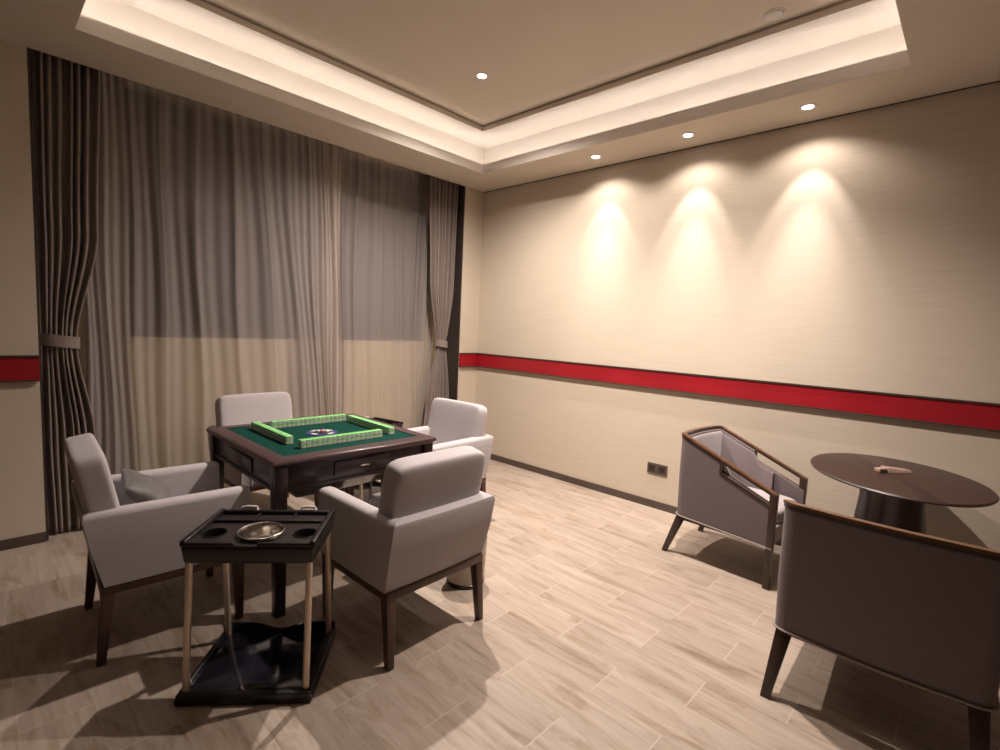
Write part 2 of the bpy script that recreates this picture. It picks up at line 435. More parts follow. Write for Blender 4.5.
def spot(parent, loc, direction, power, angle, blend, col, size=0.025):
    ld = bpy.data.lights.new('lamp', 'SPOT'); ld.energy = power; ld.spot_size = angle; ld.spot_blend = blend
    ld.color = col; ld.shadow_soft_size = size
    lo = bpy.data.objects.new('lamp', ld); COL.objects.link(lo); lo.parent = parent
    lo.location = loc; lo.rotation_euler = Vector(direction).to_track_quat('-Z', 'Y').to_euler()
def downlight(x, y, z, label, wall=0, power=CEIL_W, angle=118, group='recessed downlights'):
    t = thing('downlight', label, 'downlight', (x, y, z), 0, group)
    bm = BM(); lathe(bm, [(0.030, -0.001), (0.046, -0.004), (0.050, -0.001), (0.050, 0.0)], n=28, caps=False); obj('trim_ring', bm, M['white'], t)
    bm = BM(); lathe(bm, [(0.001, -0.0020), (0.031, -0.0015)], n=24, caps=False); obj('lens', bm, M['lamp'], t)
    if wall:
        d = (math.sin(0.27), 0, -math.cos(0.27))
        spot(t, (0, 0, -0.008), d, WALL_W * wall * 0.36, math.radians(52), 0.5, WARM_W, 0.015)
        spot(t, (0, 0, -0.008), (math.sin(0.15), 0, -math.cos(0.15)), WALL_W * wall, math.radians(38), 1.0, WARM_W, 0.015)
        spot(t, (0, 0, -0.008), (0.0, 0, -1), SPILL_W, math.radians(140), 0.5, WARM, 0.02)
    else:
        spot(t, (0, 0, -0.008), (0, 0, -1), power, math.radians(angle), 0.9, WARM, 0.03)
    return t
downlight(-1.256, -1.235, HC, 'glowing round downlight in the raised centre ceiling', power=CEIL_W * 1.2, angle=148)
downlight(-1.256, -2.82, HC, 'round downlight in the raised centre ceiling, above the floor by the lounge chairs')
downlight(-2.63, -1.235, HC, 'round downlight in the raised centre ceiling, near the left side of the mahjong table', power=FILL_W)
downlight(-2.63, -2.82, HC, 'round downlight in the raised centre ceiling, above the floor before the trolley', power=FILL_W)
downlight(-0.247, -1.56, HS, 'small glowing downlight in the soffit, the one of three nearest the curtains', 0.72)
downlight(-0.249, -2.335, HS, 'small glowing downlight in the soffit, middle of the three along the wall', 0.95)
downlight(-0.250, -3.086, HS, 'small glowing downlight in the soffit, the one of three farthest from the curtains', 1.0)

t = thing('smoke_detector', 'round white smoke detector on the raised centre ceiling beside its step', 'smoke detector', (-0.734, -2.996, HC))
bm = BM(); lathe(bm, [(0.056, 0.0), (0.056, -0.004), (0.050, -0.006)], n=32, caps=False); obj('base', bm, M['white'], t)
bm = BM(); lathe(bm, [(0.046, -0.0055), (0.043, -0.010), (0.030, -0.013), (0.001, -0.014)], n=32, caps=False); obj('cover', bm, M['white'], t)

# ------------------------------------------------------------------ curtains
def cloth(x_of, y_of, nu, zs):
    """sheet sampled as (u,z) -> point, single-sided grid"""
    bm = BM(); rows = []
    for z in zs:
        rows.append([bm.verts.new((x_of(i / nu, z), y_of(i / nu, z), z)) for i in range(nu + 1)])
    for a, b in zip(rows, rows[1:]):
        for i in range(nu): bm.faces.new((a[i], a[i + 1], b[i + 1], b[i]))
    return bm
def lerp(a, b, t): return a + (b - a) * t
def interp(keys, z):
    for (z0, v0), (z1, v1) in zip(keys, keys[1:]):
        if z <= z1:
            t = (z - z0) / (z1 - z0); t = max(0, min(1, t)); t = t * t * (3 - 2 * t)
            return lerp(v0, v1, t)
    return keys[-1][1]
ZS_ = [0.012 + 2.925 * i / 72 for i in range(73)]
def drape(label, lk, rk, nf, seed, yb, tie, tz=1.20):
    t = thing('curtain', label, 'curtain', ((lk[-1][1] + rk[-1][1]) / 2, yb, 0.0), 0, 'heavy tied back curtains')
    ox, oy = t.location.x, t.location.y
    rnd = random.Random(seed)
    ph = [rnd.uniform(-0.5, 0.5) for _ in range(64)]
    def warp(u):
        s = u
        for k in range(1, 4): s += 0.018 / k * math.sin(2 * PI * (k * 2.3 * u + ph[k]))
        return max(0, min(1, s)) if 0 < u < 1 else u
    def x_of(u, z): return lerp(interp(lk, z), interp(rk, z), warp(u)) - ox
    def y_of(u, z):
        g = math.exp(-((z - tz) / 0.16) ** 2)
        amp = lerp(0.034, 0.014, g) * (0.75 + 0.25 * math.sin(7 * u + seed))
        a = 2 * PI * nf * u + 0.3 * math.sin(3 * z + 6 * u)
        round_ = -0.03 * g * math.sin(PI * u)
        return yb - oy + amp * math.sin(a) + 0.35 * amp * math.sin(2 * a + 1.3) + round_
    bm = cloth(x_of, y_of, nf * 14, ZS_)
    o = obj('drape_panel', bm, M['drape'], t, angle=180)
    md = o.modifiers.new('thick', 'SOLIDIFY'); md.thickness = 0.004
    # tieback: a flat fabric band around the gathered cloth
    xc = (tie[0] + tie[1]) / 2 - ox; hw = (tie[1] - tie[0]) / 2 + 0.012
    bm = BM(); n = 28; rings = []
    for zz, dr in ((-0.036, 0), (-0.036, 0.006), (0.036, 0.006), (0.036, 0)):
        rings.append([bm.verts.new((xc + (hw + dr) * math.cos(2 * PI * k / n), (0.052 + dr) * math.sin(2 * PI * k / n), tz + zz - 0.012 * math.cos(2 * PI * k / n))) for k in range(n)])
    for a, b in zip(rings, rings[1:] + rings[:1]):
        for k in range(n): bm.faces.new((a[k], a[(k + 1) % n], b[(k + 1) % n], b[k]))
    obj('tieback', bm, M['drape'], t, angle=60)
    return t
drape('taupe pleated curtain tied back beside the left wall stub',
      [(0, -3.545), (0.6, -3.555), (1.20, -3.545), (1.9, -3.55), (2.95, -3.545)],
      [(0, -3.30), (0.6, -3.31), (1.20, -3.385), (1.9, -3.27), (2.95, -3.235)], 7, 3, 0.095, (-3.545, -3.385), 1.215)
drape('taupe pleated curtain tied back in the corner by the cream wall',
      [(0, -0.66), (0.6, -0.60), (1.20, -0.505), (1.9, -0.60), (2.95, -0.64)],
      [(0, -0.31), (0.6, -0.33), (1.20, -0.385), (1.9, -0.32), (2.95, -0.30)], 7, 8, 0.095, (-0.505, -0.385), 1.225)

def sheer(label, x0, x1, nf, seed, yb, slant, bunch, stack=0.0):
    t = thing('sheer_curtain', label, 'curtain', ((x0 + x1) / 2, yb, 0.0), 0, 'sheer curtains over the windows')
    ox = t.location.x
    rnd = random.Random(seed); ph = [rnd.uniform(0, 6.28) for _ in range(20)]
    def dens(u):   # cumulative: packs folds at the bunched end
        return u
    def split(u):      # the outer end is folded back on itself in three layers
        if not stack: return u, 0
        if u < 0.09: return stack * u / 0.09, 2
        if u < 0.18: return stack * (0.18 - u) / 0.09, 1
        return (u - 0.18) / 0.82, 0
    def x_of(u, z):
        u = split(u)[0]
        # pack cloth near one end
        s = lerp(u, (1 - math.cos(PI * u)) / 2, 0.72)
        s = s ** bunch
        x = lerp(x0, x1, s)
        wgt = math.exp(-((s - 0.72) / 0.22) ** 2)
        x += slant * wgt * (1 - z / 2.95) ** 1.2
        x += 0.010 * math.sin(9 * z * 0.35 + ph[0] + 20 * u)
        return x - ox
    def y_of(u, z):
        u, lay = split(u)
        a = 2 * PI * nf * u + 0.5 * math.sin(11 * u + ph[1]) + 1.7 * lay + 0.35 * math.sin(1.1 * z + ph[2])
        amp = 0.046 * (0.75 + 0.35 * math.sin(17 * u + ph[3]) * math.sin(5 * u + ph[4]))
        ridge = 1 - abs(math.sin(a / 2)) ** 0.75          # narrow pleat crests standing toward the room
        return -amp * ridge + 0.006 * math.sin(2.7 * a + ph[5] + 0.6 * z) + 0.010 * math.sin(3.1 * u * PI + ph[6]) + amp * 0.4 + 0.028 * lay
    bm = cloth(x_of, y_of, nf * 30, ZS_)
    obj('sheer_panel', bm, M['sheer'], t, angle=180)
    return t
sheer('wide sheer grey curtain over the wider window, from the tied curtain to the middle bunch', -3.33, -1.56, 11, 5, 0.165, 0.20, 0.85, 0.17)
sheer('narrower sheer grey curtain over the corner window, bunched at its inner edge', -1.92, -0.46, 9, 11, 0.258, 0.0, 1.1)

# ------------------------------------------------------------------ mahjong armchairs
CH = 'pale grey armchairs around the mahjong table'
def make_chair(label):
    t = thing('armchair', label, 'armchair', (0, 0, 0), 0, CH)
    W, D, ZA, ZB = 0.29, 0.280, 0.632, 0.325
    bm = BM(); box(bm, -W + 0.012, W - 0.012, -D + 0.012, D - 0.012, ZB - 0.038, ZB, 0.004); obj('frame', bm, M['leg_wood'], t)
    for s in (-1, 1):
        bm = BM(); taper_leg(bm, (s * 0.255, 0.238, ZB - 0.03), (s * 0.258, 0.242, 0), 0.046, 0.030); obj('leg', bm, M['leg_wood'], t)
        bm = BM(); taper_leg(bm, (s * 0.255, -0.243, ZB - 0.03), (s * 0.262, -0.272, 0), 0.046, 0.030); obj('leg', bm, M['leg_wood'], t)
    # arms and back share one upholstered profile and meet in mitred corners
    A = 0.078
    prof_ = [(0.008, ZB), (0.0, ZB + 0.15), (0.0, ZA - 0.024), (0.007, ZA - 0.007), (0.024, ZA), (A - 0.024, ZA), (A - 0.007, ZA - 0.007), (A, ZA - 0.024), (A, ZB)]
    RC = 0.022
    lean = lambda z: 0.016 - 0.058 * (z - ZB) / (ZA - ZB)
    def arm_secs(s):
        secs = []
        ys = [D - 0.001, D, D, D - 0.3]
        for k, (yy, sh) in enumerate(((D, 0.016), (D + 0.004, 0.008), (D - 0.004, 0.002), (D - 0.016, 0.0), (0.0, 0.0), (-D + A + 0.02, 0.0))):
            secs.append([(s * (W - max(sh, min(i, A - sh))), yy if True else 0, z if z < ZA - 0.02 else z - sh) for i, z in prof_])
        # last section: cut along the mitre
        secs.append([(s * (W - i), -D + i + lean(z), z) for i, z in prof_])
        return secs
    for s in (-1, 1):
        bm = BM(); sweep(bm, arm_secs(s)); obj('arm', bm, M['linen'], t, angle=50)
    bm = BM()
    secs = []
    for u in (-1, -0.5, 0, 0.5, 1): secs.append([(u * (W - i), -D + i + lean(z) - (0.006 * (1 - u * u)), z) for i, z in prof_])
    sweep(bm, secs); obj('back_panel', bm, M['linen'], t, angle=50)
    bm = BM(); box(bm, -0.21, 0.21, -0.21, 0.262, ZB, 0.405, 0.012, 3); obj('seat_base', bm, M['linen'], t)
    bm = BM(); soft(bm, 0, 0.035, 0.435, 0.432, 0.475, 0.095, n=7, crown=0.12); obj('seat', bm, M['linen'], t)
    m = Matrix.Translation((0, -0.160, 0.42)) @ Matrix.Rotation(math.radians(11), 4, 'X')
    bm = BM(); soft(bm, 0, 0, 0.217, 0.515, 0.115, 0.45, n=9, mtx=m); obj('backrest', bm, M['linen'], t)
    return t
ch = make_chair('pale grey armchair with its back to the camera, in front of the mahjong table')
ch.location = (-2.443, -2.086, 0); ch.rotation_euler.z = 0.022
for lab, x, y, rz in (('pale grey armchair seen side-on beside the tied left curtain, a grey pillow on its seat', -3.240, -1.318, -PI / 2 - 0.05),
                      ('pale grey armchair beyond the mahjong table, its back against the sheer curtain', -2.41, -0.40, PI + 0.02),
                      ('pale grey armchair nearest the room corner, angled toward the mahjong table', -1.550, -1.205, 1.63)):
    c = copy_tree(ch); c['label'] = lab; c.location = (x, y, 0); c.rotation_euler.z = rz
    if 'side-on' in lab:      # its loose back cushion has slid back over the shell
        for k in c.children:
            if k.name.startswith('backrest'): k.location.y -= 0.050

def pillow_thing(label, loc, rot, s=(0.40, 0.40, 0.13)):
    bm = BM()
    t = bmesh.new(); bmesh.ops.create_grid(t, x_segments=18, y_segments=18, size=1.0)
    top = {}
    for v in t.verts: top[v] = v.co.copy()
    def shape(u, v, sgn):
        e = (1 - u * u) * (1 - v * v)
        pin = 1 - 0.10 * (1 - abs(v) ** 2) * abs(u) ** 6
        pin2 = 1 - 0.10 * (1 - abs(u) ** 2) * abs(v) ** 6
        z = sgn * 0.5 * max(e, 0) ** 0.42 + 0.03 * math.sin(9 * u + 3 * v)
        return Vector((u * s[0] / 2 * pin, v * s[1] / 2 * pin2, z * s[2]))
    for sgn in (1, -1):
        mp = {v: bm.verts.new(shape(top[v].x, top[v].y, sgn)) for v in t.verts}
        for f in t.faces:
            vv = [mp[q] for q in f.verts]
            bm.faces.new(vv if sgn > 0 else vv[::-1])
    t.free()
    bmesh.ops.remove_doubles(bm, verts=bm.verts[:], dist=0.0008)
    o = obj('throw_pillow', bm, M['pillow'], angle=180)
    o.location = loc; o.rotation_euler = rot
    return tag(o, label, 'pillow', 'grey throw pillows on armchair seats')
pillow_thing('dark grey throw pillow slumped on the seat of the side-on armchair', (-3.300, -1.27, 0.588), (0.04, math.radians(40), -0.10), (0.24, 0.34, 0.10))
pillow_thing('dark grey throw pillow mostly hidden in the armchair with its back to the camera', (-2.46, -2.07, 0.588), (math.radians(-60), 0, 0.05), (0.38, 0.16, 0.08))

# ------------------------------------------------------------------ mahjong table
TX, TY, TR, TZ = -2.445, -1.266, 0.0, 0.765
tb = thing('mahjong_table', 'square dark mahjong table with green felt, four tile walls laid on it', 'mahjong table', (TX, TY, 0), TR)
H = 0.472; F = 0.392
bm = BM()
# moulded rim swept round the square: profile (inset from edge, z)
prof = [(H - F, TZ - 0.004), (H - F, TZ), (0.016, TZ), (0.006, TZ - 0.004), (0.0, TZ - 0.012), (0.0, TZ - 0.020), (0.010, TZ - 0.028), (0.014, TZ - 0.036), (H - F, TZ - 0.036)]
sq = [(-1, -1), (1, -1), (1, 1), (-1, 1), (-1, -1)]
rings = []
for (sx, sy) in sq[:4]:
    rings.append([bm.verts.new((sx * (H - i), sy * (H - i), z)) for i, z in prof])
for k in range(4):
    a, b = rings[k], rings[(k + 1) % 4]
    for i in range(len(prof)): bm.faces.new((a[i], b[i], b[(i + 1) % len(prof)], a[(i + 1) % len(prof)]))
corner = [e for e in bm.edges if {v.index for v in e.verts} and False]
obj('table_rim', bm, M['table_rim'], tb)
bm = BM(); box(bm, -F, F, -F, F, TZ - 0.03, TZ - 0.004); obj('playing_surface', bm, M['felt'], tb)
bm = BM(); lathe(bm, [(0.088, TZ - 0.004), (0.086, TZ - 0.0005), (0.001, TZ + 0.0005)], n=40, caps=False); dome = obj('centre_disc', bm, M['blue'], tb)
for k in range(4):
    a = 2 * PI * k / 4 + 0.4
    p = lambda r, da: (r * math.cos(a + da), r * math.sin(a + da), TZ + 0.0014)
    bm = BM(); quad(bm, p(0.056, -0.34), p(0.076, -0.28), p(0.076, 0.28), p(0.056, 0.34)); obj('disc_button', bm, M['white'], dome, False)
bm = BM(); lathe(bm, [(0.050, TZ - 0.001), (0.048, TZ + 0.002), (0.034, TZ + 0.005), (0.001, TZ + 0.006)], n=32, caps=False); obj('dice_cover', bm, M['gloss_black'], dome)
for k, (r, a, mm) in enumerate(((0.018, 0.6, 'white'), (0.020, 2.4, 'white'), (0.016, 4.2, 'red_dot'), (0.030, 5.4, 'white'))):
    bm = BM(); x, y = r * math.cos(a), r * math.sin(a); box(bm, x - 0.010, x + 0.010, y - 0.010, y + 0.010, TZ + 0.001, TZ + 0.012, 0.003); obj('die', bm, M[mm], dome)
# apron with a drawer on each side
for k in range(4):
    m = Matrix.Rotation(k * PI / 2, 4, 'Z')
    bm = BM(); box(bm, -0.40, 0.40, -0.445, -0.415, TZ - 0.150, TZ - 0.036, 0.003, mtx=m); box(bm, -0.40, 0.40, -0.452, -0.44, TZ - 0.158, TZ - 0.140, 0.005, mtx=m)
    obj('apron', bm, M['espresso'], tb)
    bm = BM(); box(bm, -0.16, 0.16, -0.455, -0.43, TZ - 0.125, TZ - 0.052, 0.004, mtx=m); dr = obj('drawer', bm, M['espresso'], tb)
    bm = BM(); tube(bm, [m @ Vector((-0.024, -0.455, TZ - 0.088)), m @ Vector((-0.024, -0.470, TZ - 0.088)), m @ Vector((0.024, -0.470, TZ - 0.088)), m @ Vector((0.024, -0.455, TZ - 0.088))], 0.004, 8); obj('handle', bm, M['steel'], dr)
for sx in (-1, 1):
    for sy in (-1, 1):
        bm = BM(); taper_leg(bm, (sx * 0.428, sy * 0.428, TZ - 0.036), (sx * 0.424, sy * 0.424, 0), 0.062, 0.048, 0.004); obj('leg', bm, M['espresso'], tb)
bm = BM()
hexa(bm, [(-0.27, -0.27, 0.50), (0.27, -0.27, 0.50), (0.27, 0.27, 0.50), (-0.27, 0.27, 0.50)], [(-0.40, -0.40, TZ - 0.12), (0.40, -0.40, TZ - 0.12), (0.40, 0.40, TZ - 0.12), (-0.40, 0.40, TZ - 0.12)], r=0.012, seg=3)
obj('machine_case', bm, M['gloss_black'], tb)

# ------------------------------------------------------------------ mahjong tiles: four walls, two tiers, seventeen long
TW, TL, TH = 0.0282, 0.038, 0.0215
def tile_mesh():
    bm = BM()
    g = 0.0062
    box(bm, -TW / 2 + 0.0003, TW / 2 - 0.0003, -TL / 2, TL / 2, 0, TH, 0.0022, 2)
    bmesh.ops.bisect_plane(bm, geom=bm.verts[:] + bm.edges[:] + bm.faces[:], plane_co=(0, 0, TH - g), plane_no=(0, 0, 1))
    for f in bm.faces: f.material_index = 1 if f.calc_center_median().z > TH - g else 0
    return bm
base = obj('mahjong_tile', tile_mesh(), [M['tile_ivory'], M['tile_green']], angle=60)
first = True
rows = (((-0.020, -0.272), 0.0, 'nearest the front armchair', 'near wall'),
        ((0.303, -0.022), PI / 2, 'toward the corner armchair', 'corner side wall'),
        ((0.055, 0.268), 0.0, 'nearest the sheer curtains', 'curtain side wall'),
        ((-0.262, 0.075), PI / 2, 'toward the side-on armchair', 'left armchair side wall'))
for (cx, cy), ang, where, gname in rows:
    for tier in (0, 1):
        for k in range(17):
            o = base if first else base.copy()
            if not first: COL.objects.link(o)
            first = False
            d = (k - 8) * TW
            x, y = cx + d * math.cos(ang), cy + d * math.sin(ang)
            o.location = (TX + x * math.cos(TR) - y * math.sin(TR), TY + x * math.sin(TR) + y * math.cos(TR), TZ - 0.0038 + tier * (TH + 0.0002))
            o.rotation_euler = (0, 0, ang + TR + random.uniform(-0.006, 0.006))
            tag(o, f'{"upper" if tier else "lower"} tier green-backed mahjong tile in the wall {where}', 'mahjong tile', f'{"upper" if tier else "lower"} tiles of the {gname}')

# ------------------------------------------------------------------ service trolleys
def make_trolley(label):
    t = thing('tea_trolley', label, 'trolley', (0, 0, 0), 0, 'tea trolleys at the mahjong table corners')
    w, d, db, zt = 0.2365, 0.166, 0.2025, 0.598
    # top tray: apron walls and a deck with cup holes and a bowl well
    bm = BM()
    hexa(bm, [(-w + 0.008, -d + 0.008, zt - 0.085), (w - 0.008, -d + 0.008, zt - 0.085), (w - 0.008, d - 0.008, zt - 0.085), (-w + 0.008, d - 0.008, zt - 0.085)],
         [(-w, -d, zt - 0.012), (w, -d, zt - 0.012), (w, d, zt - 0.012), (-w, d, zt - 0.012)], r=0.014, seg=3)
    top = obj('top_tray', bm, M['dark_plastic'], t)
    bm = BM()
    lathe(bm, [(0.080, zt - 0.055), (0.080, zt + 0.05)], 0.008, -0.055, 40)
    for x in (-0.165, 0.172): lathe(bm, [(0.042, zt - 0.045), (0.042, zt + 0.05)], x, -0.05, 32)
    cut = obj('cutter', bm, M['black_plastic'])
    md = top.modifiers.new('holes', 'BOOLEAN'); md.operation = 'DIFFERENCE'; md.object = cut; md.solver = 'EXACT'
    bpy.context.view_layer.update()
    me = bpy.data.meshes.new_from_object(top.evaluated_get(bpy.context.evaluated_depsgraph_get()))
    top.modifiers.clear(); top.data = me; bpy.data.objects.remove(cut)
    me.set_sharp_from_angle(angle=math.radians(40))
    bm = BM()   # raised rim, open in the front middle
    z0, z1 = zt - 0.016, zt + 0.004
    box(bm, -w, -w + 0.022, -d, d, z0, z1 + 0.004, 0.006, 3); box(bm, w - 0.022, w, -d, d, z0, z1 + 0.004, 0.006, 3)
    box(bm, -w + 0.02, w - 0.02, d - 0.022, d, z0, z1, 0.006, 3)
    box(bm, -w, -0.05, -d, -d + 0.018, z0, z1 - 0.004, 0.005, 3); box(bm, 0.03, w, -d, -d + 0.018, z0, z1 - 0.004, 0.005, 3)
    box(bm, -w + 0.02, w - 0.02, 0.055, 0.065, z0, z1 - 0.006, 0.003)
    box(bm, -0.07, -0.06, 0.06, d - 0.02, z0, z1 - 0.006, 0.003); box(bm, 0.075, 0.085, 0.06, d - 0.02, z0, z1 - 0.006, 0.003)
    obj('rim', bm, M['black_plastic'], top)
    for x in (-0.165, 0.172):
        bm = BM(); lathe(bm, [(0.048, zt - 0.012), (0.047, zt - 0.009), (0.043, zt - 0.008), (0.0415, zt - 0.012), (0.0415, zt - 0.043), (0.001, zt - 0.044)], x, -0.05, n=32, caps=False); obj('cup_holder', bm, M['black_plastic'], top)
    for x in (-0.115, 0.125):
        bm = BM()
        tube(bm, [(x - 0.03, d - 0.006, zt + 0.002), (x - 0.028, d - 0.006, zt + 0.014), (x - 0.01, d - 0.006, zt + 0.018), (x + 0.028, d - 0.006, zt + 0.016), (x + 0.032, d - 0.006, zt + 0.004)], 0.0055, 8)
        obj('clip', bm, M['white'], top)  # metal clips, their bright glint put into the white colour
    bm = BM()   # base tray
    zb = 0.045
    box(bm, -w - 0.004, w + 0.004, -db - 0.006, db, 0.004, 0.030, 0.006, 2)
    box(bm, -w, w, -db - 0.006, -db + 0.02, 0.010, zb, 0.006, 3); box(bm, -w, -w + 0.02, -db, db, 0.020, zb, 0.006, 3); box(bm, w - 0.02, w, -db, db, 0.020, zb, 0.006, 3)
    bt = obj('base_tray', bm, M['black_plastic'], t)
    bm = BM(); box(bm, -w + 0.018, w - 0.018, -db + 0.018, db - 0.012, 0.028, 0.034, 0.002); obj('tray_liner', bm, M['gloss_black'], bt)
    bm = BM()
    n = 16
    f = [(-w, db - 0.016), (w, db - 0.016)]
    secs = []
    for i in range(n + 1):
        u = -1 + 2 * i / n; x = u * w; h = 0.072 - 0.030 * math.exp(-(u / 0.28) ** 2)
        secs.append([(x, db - 0.014, 0.015), (x, db, 0.015), (x, db, h), (x, db - 0.014, h)])
    sweep(bm, secs); obj('back_board', bm, M['gloss_black'], bt)
    for x, y in ((-1, -1), (1, -1), (1, 1), (-1, 1)):
        X, Y0_, Y1_ = x * (w - 0.024), y * (db - 0.024), y * (d - 0.022)
        bm = BM(); tube(bm, [(X, Y0_, 0.03), (X, Y1_, zt - 0.08)], 0.0125, 16); obj('pole', bm, M['brass'], t)
        bm = BM(); lathe(bm, [(0.010, 0.0), (0.014, 0.002), (0.014, 0.014)], X, Y0_, 16); obj('foot', bm, M['black_plastic'], t)
    return t
tr = make_trolley('black two-tier tea trolley with pale metal poles, a steel bowl set in its top')
tr.location = (-3.063, -2.015, 0); tr.rotation_euler.z = -0.709
t2 = copy_tree(tr); t2['label'] = 'tea trolley mostly hidden behind the mahjong table, its top showing by the corner armchair'
t2.location = (-1.655, -0.485, 0); t2.rotation_euler.z = 0.19
# steel ashtray bowl in the near trolley
bw = thing('ashtray_bowl', 'round stainless steel ashtray bowl set in the top of the near trolley', 'bowl', (-3.063, -2.015, 0.0), -0.709)
zt = 0.598
bm = BM(); lathe(bm, [(0.001, zt - 0.052), (0.066, zt - 0.052), (0.072, zt - 0.048), (0.077, zt - 0.006), (0.081, zt + 0.002), (0.082, zt - 0.001), (0.079, zt - 0.008), (0.075, zt - 0.050), (0.001, zt - 0.0545)], 0.008, -0.055, 48, caps=False); obj('bowl', bm, M['steel'], bw)
bm = BM(); tube(bm, [(0.008 + 0.082 * math.cos(2 * PI * k / 40), -0.055 + 0.082 * math.sin(2 * PI * k / 40), zt + 0.001) for k in range(41)], 0.0035, 8, caps=False); obj('rolled_rim', bm, M['steel'], bw)

# ------------------------------------------------------------------ waste bin
bn = thing('waste_bin', 'round cream waste bin with a black foot, behind the armchair with its back to camera', 'bin', (-1.975, -2.035, 0))
bm = BM(); lathe(bm, [(0.098, 0.0), (0.104, 0.003), (0.106, 0.022), (0.100, 0.026)], n=40); obj('foot', bm, M['black_plastic'], bn)
bm = BM(); lathe(bm, [(0.100, 0.020), (0.103, 0.024), (0.113, 0.27), (0.114, 0.278), (0.109, 0.278), (0.099, 0.03), (0.001, 0.03)], n=40, caps=False); obj('body', bm, M['bin'], bn)
bm = BM(); lathe(bm, [(0.113, 0.268), (0.118, 0.272), (0.118, 0.282), (0.110, 0.284), (0.108, 0.274)], n=40, caps=False); obj('rim', bm, M['bin'], bn)

